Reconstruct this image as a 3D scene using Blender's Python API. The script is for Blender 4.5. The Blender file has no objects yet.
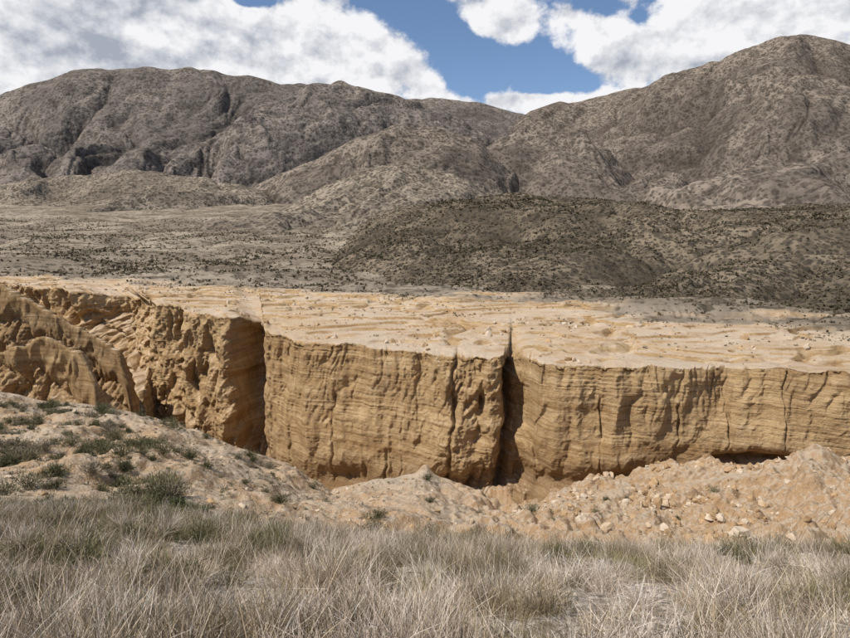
import bpy, math, numpy as np
rng=np.random.default_rng(7)
PITCH=math.radians(6.4); F=614.0
cp,sp=math.cos(PITCH),math.sin(PITCH)
APX=15.0
def W(u,v,y=None,z=None):
    a=(u-425)/F; b=(319-v)/F
    dx,dy,dz=a,cp+b*sp,-sp+b*cp
    k=(y/dy) if y is not None else (z/dz)
    return (dx*k,dy*k,dz*k)
# ---------------- noise
perm=rng.permutation(256).astype(np.int32); perm=np.concatenate([perm,perm,perm])
ang=rng.random(256)*2*np.pi; G2=np.stack([np.cos(ang),np.sin(ang)],1).astype(np.float32)
g3=rng.normal(size=(256,3)); G3=(g3/np.linalg.norm(g3,axis=1)[:,None]).astype(np.float32)
def fade(t): return t*t*t*(t*(t*6-15)+10)
def pn2(x,y):
    x,y=np.broadcast_arrays(x,y); x0=np.floor(x); y0=np.floor(y)
    fx=(x-x0).astype(np.float32); fy=(y-y0).astype(np.float32)
    xi=x0.astype(np.int64)&255; yi=y0.astype(np.int64)&255
    u=fade(fx); v=fade(fy)
    def g(i,j):
        h=perm[perm[(xi+i)&255]+((yi+j)&255)]&255
        q=G2[h]; return q[...,0]*(fx-i)+q[...,1]*(fy-j)
    a=g(0,0)+u*(g(1,0)-g(0,0)); b=g(0,1)+u*(g(1,1)-g(0,1))
    return (a+v*(b-a))*1.45
def pn3(x,y,z):
    x,y,z=np.broadcast_arrays(x,y,z)
    x0=np.floor(x);y0=np.floor(y);z0=np.floor(z)
    fx=(x-x0).astype(np.float32);fy=(y-y0).astype(np.float32);fz=(z-z0).astype(np.float32)
    xi=x0.astype(np.int64)&255;yi=y0.astype(np.int64)&255;zi=z0.astype(np.int64)&255
    u=fade(fx);v=fade(fy);w=fade(fz)
    def g(i,j,k):
        h=perm[perm[perm[(xi+i)&255]+((yi+j)&255)]+((zi+k)&255)]&255
        q=G3[h]; return q[...,0]*(fx-i)+q[...,1]*(fy-j)+q[...,2]*(fz-k)
    def pl(k):
        a0,a1,b0,b1=g(0,0,k),g(1,0,k),g(0,1,k),g(1,1,k)
        a=a0+u*(a1-a0);b=b0+u*(b1-b0);return a+v*(b-a)
    p0=pl(0);p1=pl(1)
    return (p0+w*(p1-p0))*1.5
def fbm2(x,y,o=4,g=.5):
    s=0;a=1
    for i in range(o):
        s=s+a*pn2(x+17.3*i,y-9.1*i); x=x*2.03;y=y*2.03;a*=g
    return s
def sm(x,a,b):
    t=np.clip((x-a)/(b-a),0,1); return t*t*(3-2*t)
# ---------------- mesh helpers
def link(o):
    bpy.context.scene.collection.objects.link(o); return o
def make_mesh(name,V,Fc,mat,smooth=True,attrs=None,colors=None):
    k=Fc.shape[1]
    me=bpy.data.meshes.new(name)
    me.vertices.add(len(V)); me.vertices.foreach_set('co',np.ascontiguousarray(V,dtype=np.float32).ravel())
    me.loops.add(Fc.size); me.loops.foreach_set('vertex_index',np.ascontiguousarray(Fc,dtype=np.int32).ravel())
    me.polygons.add(len(Fc)); me.polygons.foreach_set('loop_start',np.arange(0,Fc.size,k,dtype=np.int32))
    me.polygons.foreach_set('use_smooth',np.full(len(Fc),smooth))
    me.update(calc_edges=True)
    for n,a in (attrs or {}).items():
        at=me.attributes.new(n,'FLOAT','POINT'); at.data.foreach_set('value',np.ascontiguousarray(a,dtype=np.float32).ravel())
    if colors is not None:
        at=me.attributes.new('Col','FLOAT_COLOR','POINT')
        c=np.ones((len(V),4),np.float32); c[:,:3]=colors; at.data.foreach_set('color',c.ravel())
    me.materials.append(mat)
    return link(bpy.data.objects.new(name,me))
def grid_mesh(name,P,mat,attrs=None):
    R,C=P.shape[:2]
    i=np.arange(R*C).reshape(R,C)
    Fc=np.stack([i[:-1,:-1],i[:-1,1:],i[1:,1:],i[1:,:-1]],-1).reshape(-1,4)
    return make_mesh(name,P.reshape(-1,3),Fc,mat,True,attrs)
def curve(pts,S,smooth=0):
    p=np.array(pts,float); s=p[:,0]/(p[:,1]+APX); o=np.argsort(s); p=p[o]; s=s[o]
    Y=np.interp(S,s,p[:,1]); Z=np.interp(S,s,p[:,2])
    if smooth:
        k=np.exp(-np.linspace(-2,2,2*smooth+1)**2); k/=k.sum()
        Y=np.convolve(np.pad(Y,smooth,'edge'),k,'valid'); Z=np.convolve(np.pad(Z,smooth,'edge'),k,'valid')
    return Y,Z
def loft(cs,rows):
    Ys=[];Zs=[];T=[]
    for i,n in enumerate(rows):
        t=np.arange(n)/n
        Ys.append(cs[i][0][None]*(1-t[:,None])+cs[i+1][0][None]*t[:,None])
        Zs.append(cs[i][1][None]*(1-t[:,None])+cs[i+1][1][None]*t[:,None]); T.append(i+t)
    Ys.append(cs[-1][0][None]);Zs.append(cs[-1][1][None]);T.append(np.array([len(rows)]))
    return np.concatenate(Ys),np.concatenate(Zs),np.concatenate(T)
def blur_rows(A,n):
    k=np.exp(-np.linspace(-2,2,2*n+1)**2);k/=k.sum()
    B=np.pad(A,((n,n),(0,0)),'edge'); out=np.zeros_like(A)
    for i,w in enumerate(k): out+=w*B[i:i+A.shape[0]]
    return out
# ---------------- node helpers
class NT:
    def __init__(s,tree): s.t=tree; s.n=tree.nodes; s.l=tree.links
    def node(s,ty,ins=None,**kw):
        n=s.n.new(ty)
        for k,v in kw.items(): setattr(n,k,v)
        for k,v in (ins or {}).items(): s.set(n.inputs[k],v)
        return n
    def set(s,sock,v):
        if isinstance(v,bpy.types.NodeSocket): s.l.new(v,sock)
        else: sock.default_value=v
    def math(s,op,a,b=0.0,clamp=False):
        n=s.n.new('ShaderNodeMath'); n.operation=op; n.use_clamp=clamp
        s.set(n.inputs[0],a); s.set(n.inputs[1],b); return n.outputs[0]
    def vmath(s,op,a,b=(0,0,0)):
        n=s.n.new('ShaderNodeVectorMath'); n.operation=op
        s.set(n.inputs[0],a); s.set(n.inputs[1],b); return n.outputs[0]
    def mix(s,f,a,b,mode='MIX'):
        n=s.n.new('ShaderNodeMix'); n.data_type='RGBA'; n.blend_type=mode; n.clamp_factor=True
        s.set(n.inputs[0],f)
        s.set(n.inputs[6],a if isinstance(a,bpy.types.NodeSocket) else (*a,1)); s.set(n.inputs[7],b if isinstance(b,bpy.types.NodeSocket) else (*b,1))
        return n.outputs[2]
    def range(s,v,a,b,c=0.0,d=1.0):
        n=s.n.new('ShaderNodeMapRange'); n.interpolation_type='SMOOTHSTEP'
        for i,x in enumerate((v,a,b,c,d)): s.set(n.inputs[i],x)
        return n.outputs[0]
    def noise(s,vec,scale,detail=4,rough=.55,dist=0):
        return s.node('ShaderNodeTexNoise',{'Vector':vec,'Scale':scale,'Detail':detail,'Roughness':rough,'Distortion':dist}).outputs['Fac']
    def voro(s,vec,scale):
        n=s.node('ShaderNodeTexVoronoi',{'Vector':vec,'Scale':scale}); c=s.n.new('ShaderNodeSeparateColor'); s.l.new(n.outputs['Color'],c.inputs[0])
        return n.outputs['Distance'],c.outputs[0],c.outputs[1]
    def scale(s,vec,sc): return s.vmath('MULTIPLY',vec,sc)
    def attr(s,name,out='Fac'):
        n=s.n.new('ShaderNodeAttribute'); n.attribute_name=name; return n.outputs[out]
def new_mat(name):
    m=bpy.data.materials.new(name); m.use_nodes=True; nt=NT(m.node_tree)
    b=m.node_tree.nodes['Principled BSDF']; b.inputs['Roughness'].default_value=.95
    b.inputs['Specular IOR Level'].default_value=0.0
    g=nt.n.new('ShaderNodeNewGeometry')
    return m,nt,b,g
def bump(nt,b,h,strength,dist):
    n=nt.node('ShaderNodeBump',{'Height':h,'Strength':strength,'Distance':dist}); nt.l.new(n.outputs[0],b.inputs['Normal'])
# ================= MATERIALS
def mat_ground():
    m,nt,b,g=new_mat('dry_soil'); P=g.outputs['Position']
    n1=nt.noise(P,.12,3); n2=nt.noise(P,1.3,5,.65); n3=nt.noise(P,9,4,.7)
    c=nt.mix(nt.range(n1,.38,.62),(.46,.355,.245),(.44,.285,.155))
    c=nt.mix(nt.range(n2,.35,.7),c,(.53,.42,.305))
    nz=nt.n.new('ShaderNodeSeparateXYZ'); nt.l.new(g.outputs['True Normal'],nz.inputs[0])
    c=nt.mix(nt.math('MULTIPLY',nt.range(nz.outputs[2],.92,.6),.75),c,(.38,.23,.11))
    c=nt.mix(nt.math('MULTIPLY',nt.attr('grass'),nt.range(n2,.25,.6,.6,1)),c,nt.mix(nt.range(n3,.35,.65),(.22,.18,.14),(.52,.45,.375)))
    v,va,vb=nt.voro(P,11)
    st=nt.math('MULTIPLY',nt.range(v,.42,.3),nt.range(va,.5,.55))
    c=nt.mix(nt.math('MULTIPLY',st,.8),c,nt.mix(vb,(.2,.17,.14),(.58,.50,.42)))
    v,va,vb=nt.voro(P,2.2)
    c=nt.mix(nt.math('MULTIPLY',nt.math('MULTIPLY',nt.range(v,.3,.2),nt.range(va,.6,.65)),.5),c,(.24,.19,.12))
    c=nt.mix(1.0,c,nt.mix(n3,(.7,.7,.7),(1.15,1.15,1.15)),'MULTIPLY')
    nt.l.new(c,b.inputs['Base Color'])
    h=nt.math('ADD',nt.math('MULTIPLY',n2,.6),nt.math('MULTIPLY',n3,.17))
    bump(nt,b,h,.9,.6); return m
def mat_mesa():
    m,nt,b,g=new_mat('sandstone'); P=g.outputs['Position']
    nz=nt.n.new('ShaderNodeSeparateXYZ'); nt.l.new(g.outputs['True Normal'],nz.inputs[0])
    wob=nt.noise(P,.09,4)
    Pw=nt.n.new('ShaderNodeCombineXYZ'); sx=nt.n.new('ShaderNodeSeparateXYZ'); nt.l.new(P,sx.inputs[0])
    nt.set(Pw.inputs[0],nt.math('MULTIPLY',sx.outputs[0],.035)); nt.set(Pw.inputs[1],nt.math('MULTIPLY',sx.outputs[1],.035))
    nt.set(Pw.inputs[2],nt.math('ADD',sx.outputs[2],nt.math('MULTIPLY',wob,.9)))
    s1=nt.noise(Pw.outputs[0],.4,3,.6); s2=nt.noise(Pw.outputs[0],2.6,5,.8)
    stk=nt.noise(nt.scale(P,(1.,1.,.09)),.9,5,.7)
    n0=nt.noise(P,.16,3,.6); n2=nt.noise(P,.9,6,.7); n3=nt.noise(P,5,4,.75)
    cl=nt.mix(nt.range(s1,.38,.62),(.42,.265,.125),(.55,.38,.20))
    cl=nt.mix(nt.math('MULTIPLY',nt.range(s2,.52,.58),.65),cl,(.27,.16,.075))
    cl=nt.mix(nt.math('MULTIPLY',nt.range(s2,.46,.40),.6),cl,(.62,.465,.285))
    cl=nt.mix(nt.math('MULTIPLY',nt.range(stk,.52,.66),.55),cl,(.25,.155,.08))
    cl=nt.mix(nt.math('MULTIPLY',nt.range(stk,.46,.34),.35),cl,(.62,.47,.29))
    cl=nt.mix(nt.math('MULTIPLY',nt.range(n2,.54,.72),.45),cl,(.58,.43,.265))
    cl=nt.mix(nt.math('MULTIPLY',nt.range(n0,.45,.65),.3),cl,(.31,.195,.10))
    cl=nt.mix(nt.math('MULTIPLY',nt.attr('shade_tone'),.55),cl,(.17,.10,.055))  # base shadow painted into the cliff colour; darker sandstone tone on the ridges
    top=nt.mix(nt.range(nt.noise(P,.06,3),.4,.62),(.61,.475,.34),(.58,.42,.265))
    top=nt.mix(nt.range(n2,.45,.75),top,(.66,.54,.405))
    top=nt.mix(nt.math('MULTIPLY',nt.range(nt.noise(nt.scale(P,(.6,1.4,1)),.16,6,.72),.51,.61),.7),top,(.48,.31,.17))
    top=nt.mix(nt.math('MULTIPLY',nt.range(n3,.56,.68),.6),top,(.33,.24,.15))
    c=nt.mix(nt.range(nz.outputs[2],.95,.78),top,cl)
    n4=nt.noise(P,.012,5,.62)
    pl=nt.mix(nt.range(n4,.38,.62),(.24,.195,.145),(.39,.32,.24))
    pl=nt.mix(nt.range(nt.noise(nt.scale(P,(.5,1.,1)),.03,5,.65),.5,.62),pl,(.18,.145,.105))
    v,va,vb=nt.voro(P,.45)
    pl=nt.mix(nt.math('MULTIPLY',nt.math('MULTIPLY',nt.range(v,.4,.25),nt.range(va,.3,.4)),.75),pl,(.08,.065,.043))
    v,va,vb=nt.voro(P,.14)
    pl=nt.mix(nt.math('MULTIPLY',nt.math('MULTIPLY',nt.range(v,.48,.28),nt.range(va,.2,.3)),.7),pl,(.08,.066,.047))
    c=nt.mix(nt.attr('plain'),c,pl)
    c=nt.mix(1.0,c,nt.mix(n3,(.70,.70,.70),(1.15,1.15,1.15)),'MULTIPLY')
    nt.l.new(c,b.inputs['Base Color'])
    h=nt.math('ADD',nt.math('MULTIPLY',n2,.55),nt.math('ADD',nt.math('MULTIPLY',n3,.24),nt.math('MULTIPLY',nt.math('MULTIPLY',s2,nt.range(nz.outputs[2],.9,.65)),.25)))
    bump(nt,b,h,1.,.8); return m
def mat_hill(name,a,c2,dark,dotscale,dotamt,bigs):
    m,nt,b,g=new_mat(name); P=g.outputs['Position']
    n1=nt.noise(P,bigs,5,.62); n2=nt.noise(P,bigs*9,4,.65)
    c=nt.mix(nt.range(n1,.40,.58),a,c2)
    c=nt.mix(nt.math('MULTIPLY',nt.range(n2,.45,.62),.65),c,dark)
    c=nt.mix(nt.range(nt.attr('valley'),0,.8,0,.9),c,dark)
    thr=nt.range(n1,.3,.65,.4,.0)
    for sc,am in ((dotscale,1.),(dotscale*.5,.8)):
        v,va,vb=nt.voro(P,sc)
        d=nt.math('MULTIPLY',nt.range(v,.48,.34),nt.range(va,thr,nt.math('ADD',thr,.08)))
        c=nt.mix(nt.math('MULTIPLY',d,dotamt*am),c,(.045,.038,.03))
    nt.l.new(c,b.inputs['Base Color'])
    bump(nt,b,n2,.9,.035/bigs); return m
def mat_plant(name):
    m,nt,b,g=new_mat(name)
    nt.l.new(nt.attr('Col','Color'),b.inputs['Base Color']); b.inputs['Roughness'].default_value=.8
    return m
M_ground=mat_ground(); M_mesa=mat_mesa(); M_plant=mat_plant('dry_plant')

# ================= MESA (cliff + plateau + plain)
C=1700; S=np.linspace(-1.0,1.0,C)
def uOf(Y,X): return 425+F*X/Y
rim_t=[(-500,280,-9),(-200,284,-10),(0,286,-10.5),(40,289,-11),(60,292,-11.3),(95,296,-11.6),(118,299,-11.8),(135,303,-12),(146,305,-12.2),(185,314,-13),(215,321,-13.5),(232,322,-13.5),(252,324,-13.7),(262,334,-14.2),(268,337,-14.3),(300,343,-14.4),(350,346,-14.4),(400,351,-14.5),(440,357,-14.6),(480,359,-14.6),(510,361,-14.6),(535,363,-14.6),(545,367,-14.7),(620,369,-14.6),(700,369,-14.6),(760,371,-14.5),(850,376,-14.5),(1000,384,-14.5),(1500,400,-14.5)]
rY,rZ=curve([W(u,v,z=z) for u,v,z in rim_t],S,3)
rX=S*(rY+APX); U=uOf(rY,rX)
footZ=np.interp(U,[0,200,340,500,640,780,900],[-46,-46,-41,-36,-33,-29,-29])
lean=np.interp(U,[-300,0,60,100,125,138,200,255,264,400,440,500,530,545,900],[85,82,72,60,40,10,9,7,3.0,3,5,6,4,2.5,3])
pw=np.interp(U,[100,140,255,270],[1.8,1.3,1.5,1.25])
sArc=np.cumsum(np.hypot(np.gradient(rX),np.gradient(rY)))
nf,nb=260,190
t=np.linspace(0,1,nf)[:,None]
Yf=rY[None]-lean[None]*(1-t)**pw[None]; Zf=footZ[None]*(1-t)+rZ[None]*t
back_t=[(-500,270,-7.5),(0,275,-8.5),(100,281,-9.7),(200,287,-10.8),(300,293,-12),(400,296,-12.2),(500,299,-12.5),(600,308,-12.8),(700,318,-13.0),(850,332,-13.1),(1500,352,-13.1)]
bY,bZ=curve([W(u,v,z=z) for u,v,z in back_t],S,20)
bY=np.maximum(bY,rY+9)
q1=curve([W(u,v,y=y) for u,v,y in [(-600,266,330),(0,266,330),(400,270,330),(850,272,300),(1600,272,300)]],S)
q2=curve([W(u,v,y=y) for u,v,y in [(-600,236,640),(0,236,640),(400,238,640),(1600,240,640)]],S)
q3=curve([W(u,v,y=y) for u,v,y in [(-600,208,1200),(0,208,1200),(400,207,1200),(1600,207,1200)]],S)
q4=curve([W(u,v,y=y) for u,v,y in [(-600,192,2100),(0,192,2100),(1600,192,2100)]],S)
Yb,Zb,Tb=loft([(rY,rZ),(bY,bZ),q1,q2,q3,q4],[nb,110,80,60,40])
Yb=Yb[1:];Zb=Zb[1:];Tb=Tb[1:]
Y=np.concatenate([Yf,Yb]);Z=np.concatenate([Zf,Zb])
Tall=np.concatenate([t[:,0]-1,Tb]); TT=Tall[:,None]
X=S[None]*(Y+APX)
faceT=np.clip(TT+1,0,1)
onface=np.where(TT<=0,1.,0.)
warp=pn2(sArc[None]/19,Z/11.)*2.6+pn2(sArc[None]/5,Z/4.+8)*.9
sw=sArc[None]+warp
amp=np.interp(U,[-100,100,135,150,250,270,400,440,540,560,900],[4.,3.5,3.5,3.6,3.4,1.2,1.2,2.4,2.6,1.2,1.4])[None]
patchy=sm(pn2(sw/16+7,Z/10.+3),-.35,.35)
g1=(1-np.abs(pn2(sw/23,Z/60+3)))**2
g2=(1-np.abs(pn2(sw/7.3+40,Z/22)))**5*patchy
g3_=(1-np.abs(pn2(sw/2.1+90,Z/7)))**4*sm(pn2(sw/9+27,Z/7.+13),-.2,.4)
rill=(1-np.abs(pn2(sw/1.15+33,Z/6)))**3*sm(faceT,.35,.9)*sm(pn2(sw/12+2,Z*0),-.4,.2)
rimedge=(pn2(sArc/11,sArc*0+3)*1.3+pn2(sArc/4,sArc*0+8)*.8+pn2(sArc/1.4,sArc*0+8)*.3)[None]*sm(faceT,.2,.9)
D=amp*(1.7*g1+.7*g2+.25*g3_)+.5*rill+rimedge
def notch(u0,w,d,p=1.8): return d*np.exp(-np.abs((U-u0)/w)**p)
deep=notch(239,14,15,4)+notch(168,4,4)+notch(518,6,9.,1.4)+notch(530,9,3.)+notch(96,33,16,4)
thin=notch(386,1.2,.8)+notch(458,2.2,1.2)+notch(402,1.,.5)+notch(610,1.,.6)+notch(690,1.2,.6)+notch(488,3,2.)+notch(285,1.5,.8)+notch(330,1.2,.6)+notch(745,1.5,.7)+notch(800,1.2,.6)
uj=U[None]+pn2(Z/4.5,Z*0+7.7)*5+pn2(Z/1.3,Z*0+2.7)*1.8+(1-faceT)*np.interp(U,[300,420,470,510,520,560],[0,0,16,10,4,0])[None]
wd=np.interp(uj,U,deep)*(.35+.65*np.minimum(1,faceT*1.3)); wt=np.interp(uj,U,thin)*(.2+.8*sm(pn2(sArc[None]/5,Z/6),-.3,.3))
D=D+wd+wt
bigbad=np.interp(U,[-100,60,115,135],[1,1,.9,0])[None]
cyc=np.sin(np.pi*np.clip(faceT,0.02,.98))
D=D+bigbad*(7*(1-np.abs(pn2(sArc[None]/30+Z/50,Z/45)))**2)*cyc
Drim=D[nf-1]
backd=np.where(TT>0,Y-rY[None],0)
fd=np.exp(-np.maximum(backd,0)/(1.5*np.abs(Drim)[None]+1))
Dfull=np.concatenate([D[:nf],np.repeat(Drim[None],D.shape[0]-nf,0)])
str_z=Z+.5*pn2(X/30,Y/30)
stm=sm(pn3(X/9,Y/9,Z/3+5),-.3,.5)
st=(pn2(str_z*1.1,X*.03)+.8*pn2(str_z*2.9,X*.05+5)+.6*pn2(str_z*6.,X*.06+9))*(.03+.09*stm)
crum=np.abs(pn3(X/6,Y/6,Z/11))*2.0+np.abs(pn3(X/2.8,Y/2.8,Z/4.5+9))*1.1+np.abs(pn3(X/1.3,Y/1.3,Z/1.8))*.55+np.abs(pn3(X/.6,Y/.6,Z/.7))*.28-.8
crA=np.interp(U,[110,150,255,270,400,450,530,560],[1.8,1.7,1.6,.58,.58,1.25,1.25,.6])[None]
Y2=Y+Dfull*fd+(st+crum*crA)*onface+np.repeat(((st+crum*crA)[nf-1])[None],Y.shape[0],0)*(1-onface)*np.exp(-np.maximum(backd,0)/2.5)
tal=np.clip(1-faceT*np.interp(U,[400,500,900],[6,6,4])[None],0,1)
Y2=Y2-onface*tal*(3+2*pn2(X/4,X*0+2)+.8*pn2(X/1.3,Z/2))
Y2=Y2+onface*np.interp(U,[270,330,640,760,900],[2.4,2.4,2.4,4.,4.])[None]*np.exp(-((faceT-.22)/.08)**2)*sm(pn2(X/9+3,X*0),-.5,.3)
rimrough=(pn2(sArc/9,sArc*0)*.8+pn2(sArc/3.,sArc*0+5)*.5+pn2(sArc/.9,sArc*0+5)*.2)[None]
Z2=Z+rimrough*fd**2*faceT**6 - .3*np.clip(Drim-np.interp(U,[255,262],[9,2.9]),0,7)[None]*fd**1.5*faceT**4
Z2-= .4*np.exp(-np.maximum(backd,0)/.7)*(TT>=0)
lowz=bigbad*cyc**.7*onface
sp1=1-np.abs(pn2(X/26+Y/60+3,Y/50-X/90)); sp2=np.abs(pn2(X/9+5,Y/14)); sp3=np.abs(pn2(X/3.5,Y/5))
Z2+=lowz*((sp1-.7)*10+(sp2-.3)*4.5+(sp3-.3)*1.5)
pm=sm(backd,1,8)*(TT>0)*(1-sm(TT,1.2,2.2))*(1-.9*sm(Drim,11,15)[None]*sm(fd,.05,.35))
w1=pn2(X/30,Y2/30)*6
ter=fbm2((X+w1)/34,(Y2+w1)/18,4,.5)
ters=np.floor(ter*2.6)+sm((ter*2.6)%1,.0,.28)
gul=np.maximum(0,1-np.abs(pn2((X+w1*2)/34+5,(Y2*1.2-w1)/20)+.25*pn2(X/5,Y2/5))*8)
Z2+=pm*(ters*.46*np.minimum(1,Y/110)-gul*1.+fbm2(X/5,Y2/5,4,.6)*.11)
pm2=(TT>1)*sm(TT,1,1.6)
gul2=np.maximum(0,1-np.abs(pn2(X/120+9,Y/260))*6)
Z2+=pm2*(fbm2(X/120,Y/180,5)*3.6*np.minimum(1,Y/400)-gul2*4)
edge=fbm2(X/30,Y2/16,5,.6)
plain=sm(TT+.22*edge*(TT>.3),.86,1.1)*np.ones_like(X)
shade_tone=onface*(1-sm(faceT+.08*pn2(X/8,Z/3),.18,.48))*np.interp(U,[120,270],[0,1])[None]  # mask for the shade painted along the foot of the cliff face
PM=np.stack([X,Y2,Z2],-1)
mesa=grid_mesh('canyon_cliff',PM,M_mesa,{'plain':plain,'shade_tone':shade_tone})
def ridge(crest,depth,drop,seed,ax,lw,k=1.):
    S_=np.linspace(*ax,520); cy,cz=curve([W(*c) for c in crest],S_,3)
    n=150; t_=np.linspace(0,1,n)[:,None]
    Yr=cy-depth*(1-t_)**1.3; Zr=cz-drop*(1-t_)
    tb=np.linspace(0,1,50)[1:,None]; Yr=np.concatenate([Yr,cy+depth*1.6*tb]); Zr=np.concatenate([Zr,cz-drop*tb**.9]); T=np.concatenate([t_,1+tb])
    Xr=S_[None]*(Yr+APX)
    xw=Xr+pn2(Xr/7+seed,Zr/7)*2.5
    d=(1-np.abs(pn2(xw/9+seed,Zr/24)))**3*4+(1-np.abs(pn2(xw/3.2+seed,Zr/9)))**4*1.6+(1-np.abs(pn2(xw/1.2+seed,Zr/4)))**3*.5+np.abs(pn3(Xr/2,Yr/2,Zr/3))*1.2+np.abs(pn3(Xr/.8,Yr/.8,Zr))*.45+pn2(Zr*2.2,Xr*.05)*.2
    Yr=Yr+k*d*np.where(T<1,1,-.6)*np.minimum(1,np.abs(T-1)*5+.3); Zr=Zr+k*(pn2(Xr/6,Xr*0+seed)*1.3+pn2(Xr/2.2,Xr*0+seed)*.7+pn2(Xr/.8,Xr*0+seed)*.3)*np.exp(-np.abs(T-1)*4)
    grid_mesh('badland_ridge',np.stack([Xr,Yr,Zr],-1),M_mesa,{'plain':Xr*0,'shade_tone':Xr*0+lw})
ridge([(-300,262,135),(-60,276,135),(0,287,135),(25,297,134),(50,312,132),(80,328,130),(100,338,128),(118,352,126),(128,385,124),(140,450,122)],14,26,5,(-1.0,-.40),.5)
ridge([(-300,318,112),(-60,330,110),(0,352,108),(20,345,106),(42,336,105),(62,342,104),(80,356,102),(95,385,100),(110,450,98)],12,22,17,(-1.0,-.40),.3)

# ================= NEAR GROUND
C2=1500; S2=np.linspace(-1.0,1.0,C2)
def cu(tab,smo=14): return curve([W(u,v,y=y) for u,v,y in tab],S2,smo)
k=np.ones(C2)
G=[(k*-13,k*-1.6),(k*0,k*-1.75)]
G.append(cu([(-900,640,5),(425,642,5),(1800,642,5)]))
G.append(cu([(-1000,500,15),(0,520,15),(100,523,15),(250,536,15),(400,548,15),(550,552,15),(700,554,15),(850,558,15),(1800,560,15)]))
G.append(cu([(-900,480,22),(0,503,22),(100,507,22),(250,522,24),(350,535,26),(450,552,30),(600,566,32),(850,572,32),(1700,575,32)]))
G.append(cu([(-800,420,36),(0,452,36),(100,458,36),(200,470,36),(260,482,37),(300,498,38),(350,503,40),(425,506,40),(500,522,42),(560,532,43),(700,530,44),(850,528,44),(1600,540,44)]))
G.append(cu([(-700,370,64),(-100,385,64),(0,391,63),(40,399,62),(100,404,60),(150,415,58),(200,432,56),(250,450,55),(290,464,54),(312,479,53),(335,494,52),(350,489,51),(385,477,52),(422,471,52),(427,471,52),(450,479,52),(480,492,53),(510,507,57),(540,508,60),(560,501,60),(600,494,61),(640,489,62),(700,482,62),(750,474,62),(783,464,62),(797,449,62),(812,449,62),(850,460,62),(1500,475,62)],3))
X6=S2*(G[6][0]+APX); U6=425+F*X6/G[6][0]
dropd=np.interp(U6,[-100,300,420,500,560,640,780,900],[9,9,9,5,1.5,.8,2.,2.])
G.append((G[6][0]+5,G[6][1]-dropd))
ry2=np.interp(S2,S,rY); rl=np.interp(S2,S,lean)
fz=np.interp(U6,[0,200,340,440,500,560,640,780,900],[-43,-42,-38,-34.5,-33.5,-32.2,-31,-27.3,-27])
y8=np.maximum(ry2-rl-3,G[7][0]+4)
G.append((y8,fz)); G.append((y8+14,fz-1.5))
Yg,Zg,Tg=loft(G,[20,36,200,50,80,130,60,70,16])
Zg=blur_rows(Zg,9)
Xg=S2[None]*(Yg+APX)
far=sm(Yg,17,32)
w=pn2(Xg/14,Yg/14)*4
bg=(np.abs(pn2((Xg+w)/13,(Yg-w)/15))*1.1+np.abs(pn2((Xg+w)/5.5+9,(Yg-w)/6.5))*.8+np.abs(pn2((Xg+w)/2.2+19,(Yg-w)/2.6))*.35-.55)
rightm=sm(Xg/Yg,.02,.12)
damp=1-.75*np.exp(-((Tg[:,None]-6)/.12)**2)
Zg2=Zg+far*damp*(bg*(1+rightm*.9)+.25*fbm2(Xg/1.4,Yg/1.4,4)+rightm*.6*fbm2(Xg/3,Yg/3,4,.6))+(1-far)*(.14*fbm2(Xg/2.2,Yg/2.2,4)+.03*fbm2(Xg/.3,Yg/.3,2))
Zg2+= .7*np.exp(-np.hypot(Xg-W(425,474,y=52)[0],Yg-52)**2/.35)
grassm=(1-sm(Yg+2.*fbm2(Xg/4,Yg/4,3),16,21))*np.ones_like(Xg)
PG=np.stack([Xg,Yg,Zg2],-1)
ground=grid_mesh('ground',PG,M_ground,{'grass':grassm})

# ================= HILLS & MOUNTAINS
def hill(name,crest,foot,lam,ampf,mat,rows=230,cols=900,power=1.25,seed=0,srange=None,crestn=.02,aniso=1.9,dec=.8):
    S_=np.linspace(*(srange or (-1.0,1.0)),cols)
    cy,cz=curve([W(*c[:2],y=c[2]) for c in crest],S_,5)
    fy,fz=curve([W(*c[:2],y=c[2]) for c in foot],S_,20)
    t=np.linspace(0,1,rows)[:,None]
    Y=fy+(cy-fy)*t; H=(cz-fz)[None]
    Z=fz+H*t**power
    tb=np.linspace(0,1,40)[1:,None]
    Yb=cy+(cy-fy)*.7*tb; Zb=cz-np.maximum(H,0)*.6*tb**1.3
    Y=np.concatenate([Y,Yb]);Z=np.concatenate([Z,Zb]);T=np.concatenate([t,1+tb])
    X=S_[None]*(Y+APX)
    wx=pn2(X/lam/1.4+seed,Y/lam/1.4)*.7*lam+pn2(X/lam*2.3+seed,Y/lam*2.3)*.22*lam+pn2(X/lam*6+seed,Y/lam*6)*.06*lam
    env=np.sin(np.pi*np.clip(T,0,1)**.85)**.6*np.where(T<=1,1,0)+.2*np.where(T<=1,T,1)
    n=0;v=0;a=1;l=lam
    for i in range(6):
        b=np.abs(pn2((X+wx)/l+seed+i*7,(Y+wx*.4)/(l*aniso/(1+.15*i))+i*3))
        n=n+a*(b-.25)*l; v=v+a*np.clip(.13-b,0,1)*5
        a*=dec; l*=.5
    n=n*ampf*env*np.clip(np.abs(H)/(ampf*lam*.7),0.05,1)
    cn=fbm2(X/lam*1.4+seed,Y*0+seed,6,.5)*crestn*np.abs(H)*sm(T,.5,1)
    Z=Z+n+cn
    P=np.stack([X,Y,Z],-1)
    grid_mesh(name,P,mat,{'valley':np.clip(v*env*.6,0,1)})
    return P
Mfar=mat_hill('far_slope',(.155,.131,.113),(.25,.208,.175),(.078,.066,.058),.10,.62,.0025)
Mmid=mat_hill('mid_slope',(.145,.118,.096),(.255,.206,.162),(.072,.058,.047),.13,.7,.004)
Mfoot=mat_hill('foothill_slope',(.105,.084,.059),(.21,.165,.115),(.06,.049,.034),.55,.85,.012)  # dark shrub cover, with cloud shade also put into these colours
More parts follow.
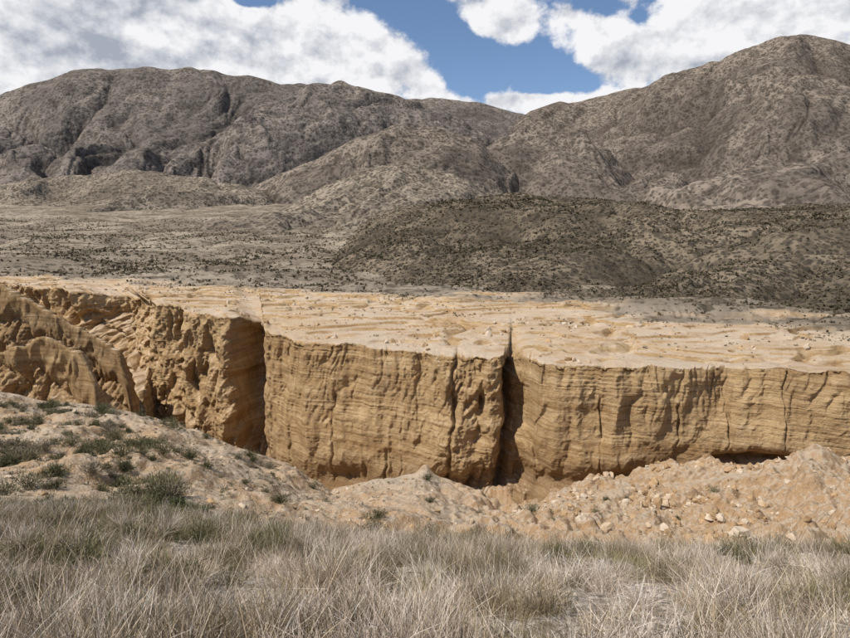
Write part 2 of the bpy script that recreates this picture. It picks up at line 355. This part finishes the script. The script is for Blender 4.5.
Mlight=mat_hill('light_slope',(.19,.154,.117),(.30,.245,.185),(.10,.082,.062),.2,.75,.007)
hill('mountain',[(-900,190,2900),(-400,150,2900),(-100,112,2800),(0,97,2800),(30,86,2800),(60,79,2800),(100,74,2800),(150,71,2800),(215,70,2800),(250,75,2800),(290,85,2800),(330,94,2800),(350,100,2800),(370,106,2850),(400,113,2900),(440,122,2900),(520,145,2900),(650,200,2900),(900,260,2900)],
     [(-900,207,1750),(0,207,1750),(600,208,1900),(1500,208,1900)],600,.52,Mfar,rows=330,cols=1000,seed=3,srange=(-1,.5),power=1.15,aniso=2.0,crestn=.006)
hill('mountain',[(200,150,4600),(300,115,4600),(395,98,4500),(430,98,4500),(480,102,4500),(515,113,4500),(560,125,4500),(700,150,4500)],
     [(100,180,3100),(900,180,3100)],420,.25,Mfar,rows=140,cols=400,seed=11,srange=(-.5,.6),crestn=.005)
hill('mountain',[(380,260,3000),(470,205,3000),(500,150,3000),(515,124,3000),(530,114,3000),(560,104,2900),(600,94,2800),(640,86,2700),(680,73,2600),(720,56,2500),(760,43,2450),(785,35,2400),(800,31,2400),(815,34,2400),(850,45,2400),(950,80,2400),(1200,110,2400),(1600,140,2400)],
     [(300,214,1400),(500,214,1400),(1600,214,1400)],600,.54,Mmid,rows=330,cols=1000,seed=21,srange=(-.2,1),power=1.1,aniso=2.0,crestn=.006)
hill('hill',[(100,240,1700),(200,212,1700),(270,176,1700),(330,150,1700),(400,127,1700),(440,125,1700),(480,141,1700),(505,168,1700),(530,190,1700),(620,240,1700),(900,260,1700)],
     [(-200,219,1150),(1200,219,1150)],280,.38,Mmid,rows=240,cols=700,seed=33,srange=(-.6,.5),aniso=2.)
hill('hill',[(150,245,1000),(230,222,1000),(290,205,1000),(350,172,1000),(400,161,1000),(450,172,1000),(490,192,1000),(540,215,1000),(700,250,1000)],
     [(-200,243,690),(1200,243,690)],160,.24,Mlight,rows=200,cols=700,seed=41,srange=(-.5,.4),aniso=2.)
hill('hill',[(-900,170,1600),(-200,178,1600),(0,184,1550),(70,176,1500),(130,168,1500),(200,176,1500),(260,190,1500),(330,208,1500),(420,230,1500),(600,250,1500)],
     [(-900,224,980),(600,224,980)],250,.30,Mlight,rows=220,cols=800,seed=77,srange=(-1,.3),power=1.5,aniso=2.)
hill('hill',[(500,250,1200),(600,222,1200),(660,208,1250),(700,196,1300),(760,176,1300),(850,150,1300),(1000,120,1300),(1500,110,1300)],
     [(400,245,700),(1500,240,700)],260,.38,Mmid,rows=240,cols=700,seed=57,srange=(-.1,1),aniso=2.)
PF=hill('foothill',[(200,290,420),(330,262,400),(362,222,425),(400,206,430),(450,198,450),(540,195,470),(600,200,480),(700,210,480),(760,208,480),(850,202,480),(1500,200,480)],
     [(200,300,330),(330,275,300),(400,287,250),(470,297,200),(560,306,160),(700,318,128),(850,331,107),(1500,348,105)],95,.26,Mfoot,rows=330,cols=1100,seed=63,power=1.05,srange=(-.35,1),crestn=.04)

# ================= SCATTER
def pick(P,dens,n):
    a=P[1:,:-1]-P[:-1,:-1]; b=P[:-1,1:]-P[:-1,:-1]
    ar=np.abs(a[...,0]*b[...,1]-a[...,1]*b[...,0])*dens[:-1,:-1]
    cdf=np.cumsum(ar.ravel()); idx=np.searchsorted(cdf,rng.random(n)*cdf[-1]); idx=np.minimum(idx,ar.size-1)
    i,j=np.unravel_index(idx,ar.shape); r1=rng.random((n,1));r2=rng.random((n,1))
    return P[i,j]+a[i,j]*r1+b[i,j]*r2
def ribbons(base,dirv,L,bend,wid,col,K=3,tip=.25):
    n=len(base); s=np.linspace(0,1,K+1)[None,:,None]
    p=base[:,None]+dirv[:,None]*L[:,None,None]*s+bend[:,None]*s**2
    side=np.cross(dirv,rng.normal(size=(n,3))); side/=np.linalg.norm(side,axis=1)[:,None]+1e-9
    wd=wid[:,None,None]*(1-(1-tip)*s)*.5
    V=np.stack([p-side[:,None]*wd,p+side[:,None]*wd],2).reshape(-1,3)
    i=(np.arange(n)[:,None]*(K+1)*2+np.arange(K)[None]*2).reshape(-1)
    Fc=np.stack([i,i+1,i+3,i+2],1)
    cc=np.repeat(col[:,None],(K+1)*2,1).reshape(-1,3)
    return V,Fc,cc
def join(parts):
    V=[];Fc=[];Cc=[];o=0
    for v,f,c in parts: V.append(v);Fc.append(f+o);Cc.append(c);o+=len(v)
    return np.concatenate(V),np.concatenate(Fc),np.concatenate(Cc)
def tufts(c,nb,h,spread,rad,wid,cols,bendk=.35,K=3,jit=.2):
    n=len(c); tot=n*nb; rep=np.repeat(np.arange(n),nb)
    a=rng.random(tot)*2*np.pi; rr=np.sqrt(rng.random(tot))*rad[rep]
    off=np.stack([np.cos(a)*rr,np.sin(a)*rr,np.zeros(tot)-.03],1)
    tilt=spread*(rr/rad[rep]*.7+rng.normal(size=tot)*.3); a2=a+rng.normal(size=tot)*.6
    d=np.stack([np.cos(a2)*np.sin(tilt),np.sin(a2)*np.sin(tilt),np.abs(np.cos(tilt))+.05],1); d/=np.linalg.norm(d,axis=1)[:,None]
    L=h[rep]*(.35+.75*rng.random(tot))
    bend=np.stack([np.cos(a2),np.sin(a2),-.5*np.ones(tot)],1)*(L*bendk*rng.random(tot))[:,None]+rng.normal(size=(tot,3))*(L*.09)[:,None]
    col=cols[rep]*(1+jit*rng.normal(size=(tot,1)))
    return ribbons(c[rep]+off,d,L,bend,wid*(.6+.8*rng.random(tot)),np.clip(col,.01,.8),K)
def bushes(c,nb,size,cols,wid,flat=.8,ll=.3):
    n=len(c);tot=n*nb;rep=np.repeat(np.arange(n),nb)
    d=rng.normal(size=(tot,3)); d[:,2]=np.abs(d[:,2])*flat+.1; d/=np.linalg.norm(d,axis=1)[:,None]
    st=rng.random(tot)**.6*.85
    lump=1+.75*pn3(d[:,0]*2.1+rep*3.1,d[:,1]*2.1,d[:,2]*2.1)
    R_=(size[rep]*lump)
    b=c[rep]+d*(R_*st)[:,None]*np.array([1,1,.8])
    d2=d*.7+rng.normal(size=(tot,3))*.5; d2[:,2]+=.3; d2/=np.linalg.norm(d2,axis=1)[:,None]
    L=R_*(ll*(.5+rng.random(tot)))
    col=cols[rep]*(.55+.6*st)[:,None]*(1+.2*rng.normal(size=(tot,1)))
    return ribbons(b,d2,L,rng.normal(size=(tot,3))*(L*.15)[:,None],wid*(.6+.8*rng.random(tot)),np.clip(col,.01,.8),2)
vis=lambda P,m=3.:(np.abs(P[...,0])<P[...,1]*.80+m)
patch=fbm2(Xg/1.9+4,Yg/1.8,3,.6)
zone=np.where((Yg>2.4)&(Yg<20)&vis(PG),1.,0.)
rgt=sm(Xg/np.maximum(Yg,1),.0,.4)
dens=zone*np.clip(.52+1.8*patch-.40*rgt,.03,1.6)*(1/np.maximum(Yg,4))*(1+.6*sm(Yg,9,14))
straw=np.array([(.60,.48,.345),(.68,.58,.46),(.52,.40,.255),(.62,.50,.395),(.38,.29,.18),(.26,.20,.11)])
c=pick(PG,dens,3000); n=len(c)
pc=straw[rng.integers(0,6,n)]; gm=(fbm2(c[:,0]/2.4+30,c[:,1]/2.4,2)+.4*(c[:,0]<-3))>.38
pc=np.where(gm[:,None],np.array([.25,.225,.105]),pc)
h=.16+.36*rng.random(n)**1.5
P1=tufts(c,80,h,1.0,.07+.12*rng.random(n),.0055,pc,K=3)
c=pick(PG,dens,900); n=len(c)
P2=tufts(c,9,.55+.4*rng.random(n),.55,.12+.1*rng.random(n),.006,straw[rng.integers(0,4,n)]*1.05,bendk=.3,K=5)
V,Fc,Cc=join([P1,P2]); make_mesh('dry_grass',V,Fc,M_plant,False,colors=Cc)
c=pick(PG,dens,1300); n=len(c)
tw=np.array([(.44,.35,.27),(.60,.50,.42),(.17,.13,.08),(.68,.58,.49),(.25,.19,.115),(.16,.135,.075)])[rng.integers(0,6,n)]
V1=tufts(c,90,.25+.4*rng.random(n),1.4,.16+.15*rng.random(n),.0055,tw,bendk=.15,K=4)
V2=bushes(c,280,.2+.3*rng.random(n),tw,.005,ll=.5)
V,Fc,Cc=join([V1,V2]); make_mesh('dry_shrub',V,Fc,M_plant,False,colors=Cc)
c=pick(PG,zone*np.where((Yg>6),1.,0.)*(1+2.5*(Xg<-3))*(1+2*(Yg>11)),190); n=len(c)
gc=np.array([(.135,.125,.06),(.105,.10,.048),(.17,.15,.08),(.13,.10,.058)])[rng.integers(0,4,n)]
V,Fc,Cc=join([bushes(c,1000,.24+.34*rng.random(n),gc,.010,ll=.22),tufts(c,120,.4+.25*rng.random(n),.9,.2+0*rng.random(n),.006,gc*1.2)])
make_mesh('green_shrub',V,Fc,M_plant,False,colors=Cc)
ub=425+F*Xg/np.maximum(Yg,1)
bank=np.where((Yg>17)&(Tg[:,None]<5.9)&vis(PG,6),1.,0.)
bl=bank*(sm(ub,330,140)*np.clip(.15+1.9*fbm2(Xg/4+3,Yg/4,2),0,2)*(.3+sm(ub,190,110)*1.3)+.02)
c=pick(PG,bl,480); n=len(c)
gc=np.array([(.165,.15,.082),(.115,.11,.056),(.19,.17,.10),(.25,.21,.145)])[rng.integers(0,4,n)]
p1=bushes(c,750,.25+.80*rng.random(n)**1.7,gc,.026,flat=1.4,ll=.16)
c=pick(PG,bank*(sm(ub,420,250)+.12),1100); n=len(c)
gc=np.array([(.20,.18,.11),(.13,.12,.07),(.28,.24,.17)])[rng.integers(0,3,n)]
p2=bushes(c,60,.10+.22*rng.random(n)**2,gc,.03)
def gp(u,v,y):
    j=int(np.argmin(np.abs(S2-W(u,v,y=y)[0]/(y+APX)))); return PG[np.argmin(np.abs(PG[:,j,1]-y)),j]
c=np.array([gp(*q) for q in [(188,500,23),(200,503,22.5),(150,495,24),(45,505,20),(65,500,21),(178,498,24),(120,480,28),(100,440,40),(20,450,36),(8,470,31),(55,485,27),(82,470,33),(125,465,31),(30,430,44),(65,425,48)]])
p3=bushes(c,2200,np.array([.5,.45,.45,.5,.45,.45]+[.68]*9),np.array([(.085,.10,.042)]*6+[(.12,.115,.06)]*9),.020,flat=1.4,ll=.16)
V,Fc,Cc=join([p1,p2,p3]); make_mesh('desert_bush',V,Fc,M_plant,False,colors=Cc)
def clumps(c,size,cols,nq=6):
    n=len(c);tot=n*nq;rep=np.repeat(np.arange(n),nq)
    d=rng.normal(size=(tot,3));d/=np.linalg.norm(d,axis=1)[:,None]
    ctr=c[rep]+d*(size[rep]*.5)[:,None]*np.array([1,1,.55])+np.array([0,0,1])*(size[rep]*.35)[:,None]
    a=rng.normal(size=(tot,3));a/=np.linalg.norm(a,axis=1)[:,None];b=np.cross(a,d);b/=np.linalg.norm(b,axis=1)[:,None]+1e-6
    s=(size[rep]*(.25+.3*rng.random(tot)))[:,None]
    V=np.stack([ctr-a*s,ctr-b*s*.7,ctr+a*s,ctr+b*s*.7],1).reshape(-1,3)
    Fc=np.arange(tot*4).reshape(-1,4)
    col=np.repeat((cols[rep]*(1+.2*rng.normal(size=(tot,1))))[:,None],4,1).reshape(-1,3)
    return V,Fc,np.clip(col,.01,.5)
dm=plain**2*np.where((Y2<900),1.,0.)*np.clip(.5+1.3*fbm2(X/50,Y2/50,3),.1,2)*vis(PM,30)/np.maximum(Y2,120)
c=pick(PM,dm,42000);n=len(c)
gc=np.array([(.095,.078,.048),(.12,.098,.063),(.15,.122,.08)])[rng.integers(0,3,n)]
p1=clumps(c,.3+1.1*rng.random(n)**2*np.clip(c[:,1]/250,.4,1.5),gc)
dm=(1-plain)*np.where(TT>.1,1.,0.)*np.clip(fbm2(X/14,Y2/14,3),0.03,2)*vis(PM,10)*(.3+sm(TT,.3,.9))
c=pick(PM,dm,2200);n=len(c)
p2=clumps(c,.12+.35*rng.random(n)**2,gc[:n]*1.3)
df=np.clip(.6+1.0*fbm2(PF[...,0]/50,PF[...,1]/50,4),.2,2)*vis(PF,30)/np.maximum(PF[...,1],120)
c=pick(PF,df,62000);n=len(c)
gc=np.array([(.06,.05,.03),(.08,.068,.042),(.10,.083,.052)])[rng.integers(0,3,n)]
p3=clumps(c,.3+1.0*rng.random(n)**2.5*np.clip(c[:,1]/300,.5,1.3),gc)
V,Fc,Cc=join([p1,p2,p3]); make_mesh('distant_scrub',V,Fc,M_plant,False,colors=Cc)
# rocks
import bmesh
bm=bmesh.new(); bmesh.ops.create_icosphere(bm,subdivisions=2,radius=1); bm.verts.ensure_lookup_table()
iv=np.array([v.co[:] for v in bm.verts]); ifc=np.array([[v.index for v in f.verts] for f in bm.faces]); bm.free()
def rocks(c,size,cols):
    n=len(c); nv=len(iv)
    V=np.repeat(iv[None],n,0); off=rng.random((n,1,3))*90
    q=V*1.1+off; r=1+.55*pn3(q[...,0],q[...,1],q[...,2])
    for _ in range(5):
        nrm=rng.normal(size=(n,1,3)); nrm/=np.linalg.norm(nrm,axis=2,keepdims=True)
        dd=(V*nrm).sum(-1,keepdims=True); V=V-nrm*np.maximum(dd-.55,0)
    V=V*r[...,None]*size[:,None,None]*(.6+.6*rng.random((n,1,3)))
    V=V+c[:,None]
    Fc=(ifc[None]+np.arange(n)[:,None,None]*nv).reshape(-1,3)
    return V.reshape(-1,3),Fc,np.repeat(cols[:,None],nv,1).reshape(-1,3)
rz=np.where((Yg>36)&(Tg[:,None]<7.6),1.,0.)*sm(ub,480,620)*(1-.85*sm(ub,760,800))*np.clip(.05+1.3*fbm2(Xg/6,Yg/6,3),.02,2)*vis(PG,8)
c=pick(PG,rz,2800);n=len(c)
rc=np.array([(.48,.36,.24),(.42,.28,.155),(.52,.42,.31),(.33,.22,.12)])[rng.integers(0,4,n)]
a=rocks(c,.05+.5*rng.random(n)**6,rc)
rz=np.where((Yg>3)&(Yg<22),1.,0.)*vis(PG)*(.3+rgt)/np.maximum(Yg,3)
c=pick(PG,rz,2500);n=len(c)
b_=rocks(c,.012+.05*rng.random(n)**3,np.array([(.42,.37,.31),(.3,.26,.22),(.5,.43,.35)])[rng.integers(0,3,n)])
rz=np.where((Yg>18)&(Tg[:,None]<6),1.,0.)*sm(ub,520,400)*vis(PG)
c=pick(PG,rz,900);n=len(c)
c_=rocks(c,.04+.2*rng.random(n)**4,rc[:n])
rz=np.where((TT>.02)&(TT<.6),1.,0.)*np.clip(fbm2(X/8,Y2/8,2)-.05,0.0,1)*vis(PM,5)
c=pick(PM,rz,900);n=len(c)
d_=rocks(c,.08+.6*rng.random(n)**4,rc[:n])
V,Fc,Cc=join([a,b_,c_,d_]); make_mesh('rock_rubble',V,Fc,M_plant,False,colors=Cc)
bx=W(106,650,y=5.2); st=np.array([[bx[0],bx[1],bx[2]-.1]])
parts=[ribbons(st,np.array([[-.03,0,1.]]),np.array([1.05]),np.array([[-.02,0,.0]]),np.array([.010]),np.array([[.08,.06,.04]]),10)]
ns=26;hh=rng.random(ns)*.9
parts.append(ribbons(st+np.stack([-.03*hh,0*hh,hh],1),np.stack([rng.normal(size=ns)*.5,rng.normal(size=ns)*.5,np.ones(ns)],1),.05+.08*rng.random(ns),rng.normal(size=(ns,3))*.01,np.full(ns,.005),np.full((ns,3),.09),2))
V,Fc,Cc=join(parts); make_mesh('dry_stalk',V,Fc,M_plant,False,colors=Cc)

# ================= SKY
sun_dir=np.array([-.80,-.46,1.22]); sun_dir/=np.linalg.norm(sun_dir)
w=bpy.data.worlds.new("World"); bpy.context.scene.world=w; w.use_nodes=True
w.cycles.sampling_method='MANUAL'; w.cycles.sample_map_resolution=256
nt=NT(w.node_tree); nt.n.clear()
out=nt.n.new('ShaderNodeOutputWorld')
sky=nt.n.new('ShaderNodeTexSky'); sky.sky_type='NISHITA'; sky.sun_disc=False
sky.sun_elevation=math.asin(sun_dir[2]); sky.sun_rotation=math.atan2(sun_dir[0],sun_dir[1]); sky.altitude=1500; sky.dust_density=.3; sky.ozone_density=2.5
tc=nt.n.new('ShaderNodeTexCoord'); Dv=tc.outputs['Generated']
sep=nt.n.new('ShaderNodeSeparateXYZ'); nt.l.new(Dv,sep.inputs[0])
dy=nt.math('MAXIMUM',sep.outputs[1],.08)
A=nt.math('DIVIDE',sep.outputs[0],dy); E=nt.math('DIVIDE',sep.outputs[2],dy)
def blob(u,v,ru,rv,amt,rot=0):
    x,y,z=W(u,v,y=1.); ca,sa=math.cos(rot),math.sin(rot)
    da=nt.math('SUBTRACT',A,x); de=nt.math('SUBTRACT',E,z)
    a=nt.math('DIVIDE',nt.math('ADD',nt.math('MULTIPLY',da,ca),nt.math('MULTIPLY',de,sa)),ru/F)
    e=nt.math('DIVIDE',nt.math('SUBTRACT',nt.math('MULTIPLY',de,ca),nt.math('MULTIPLY',da,sa)),rv/F)
    r=nt.math('ADD',nt.math('MULTIPLY',a,a),nt.math('MULTIPLY',e,e))
    return nt.math('MULTIPLY',nt.math('POWER',2.718,nt.math('MULTIPLY',r,-1.)),amt)
bl=[blob(130,40,300,120,.75),blob(740,20,140,90,.7),blob(408,6,46,18,-1.1,-.6),blob(470,50,50,30,-.85,-.9),blob(560,66,50,22,-.6),blob(590,5,24,14,-.7),blob(640,18,14,10,-.5),
    blob(250,0,26,7,-.8),blob(400,70,60,22,.4,-.5),blob(500,20,40,24,1.05),blob(535,101,70,8,.9),blob(612,55,34,20,.55),blob(572,12,20,12,.75)]
mask=-.12
for b_ in bl: mask=nt.math('ADD',mask,b_)
nA=nt.noise(nt.scale(Dv,(1,1,1.3)),10,8,.58); off=tuple(float(x) for x in np.array([-.35,0,.94])*.018)
nB=nt.noise(nt.scale(nt.vmath('ADD',Dv,off),(1,1,1.3)),10,5,.56)
big=nt.noise(Dv,3.2,2)
dA=nt.math('ADD',mask,nt.math('MULTIPLY',nt.math('SUBTRACT',nA,.5),2.5))
cov=nt.range(dA,-.08,.24)
lit=nt.math('ADD',nt.math('MULTIPLY',nt.math('SUBTRACT',nA,nB),5.),.66)
thick=nt.range(dA,.2,1.)
lit=nt.math('SUBTRACT',lit,nt.math('MULTIPLY',thick,nt.range(big,.35,.65,.0,.35)))
lit=nt.math('SUBTRACT',lit,blob(50,20,240,60,.35))
lit=nt.math('ADD',lit,.22,clamp=True)
cc=nt.mix(lit,(.42,.46,.54),(1.0,1.0,1.02))
b1=nt.node('ShaderNodeBackground',{'Color':sky.outputs[0],'Strength':.13})
b2=nt.node('ShaderNodeBackground',{'Color':cc,'Strength':.92})
mx=nt.n.new('ShaderNodeMixShader'); nt.l.new(cov,mx.inputs[0]); nt.l.new(b1.outputs[0],mx.inputs[1]); nt.l.new(b2.outputs[0],mx.inputs[2]); nt.l.new(mx.outputs[0],out.inputs[0])
from mathutils import Vector
ld=bpy.data.lights.new('sun','SUN'); ld.energy=4.9; ld.angle=math.radians(.5); ld.color=(1,.95,.87)
lo=link(bpy.data.objects.new('sun',ld)); lo.rotation_euler=Vector(sun_dir.tolist()).to_track_quat('Z','Y').to_euler()
# ================= CAMERA
cd=bpy.data.cameras.new('camera'); cd.lens=26.0; cd.sensor_width=36; cd.clip_end=20000; cd.clip_start=.05
co=link(bpy.data.objects.new('camera',cd)); co.rotation_euler=(math.pi/2-PITCH,0,0)
sc=bpy.context.scene; sc.camera=co
sc.view_settings.view_transform='Standard'; sc.view_settings.look='None'; sc.view_settings.exposure=0
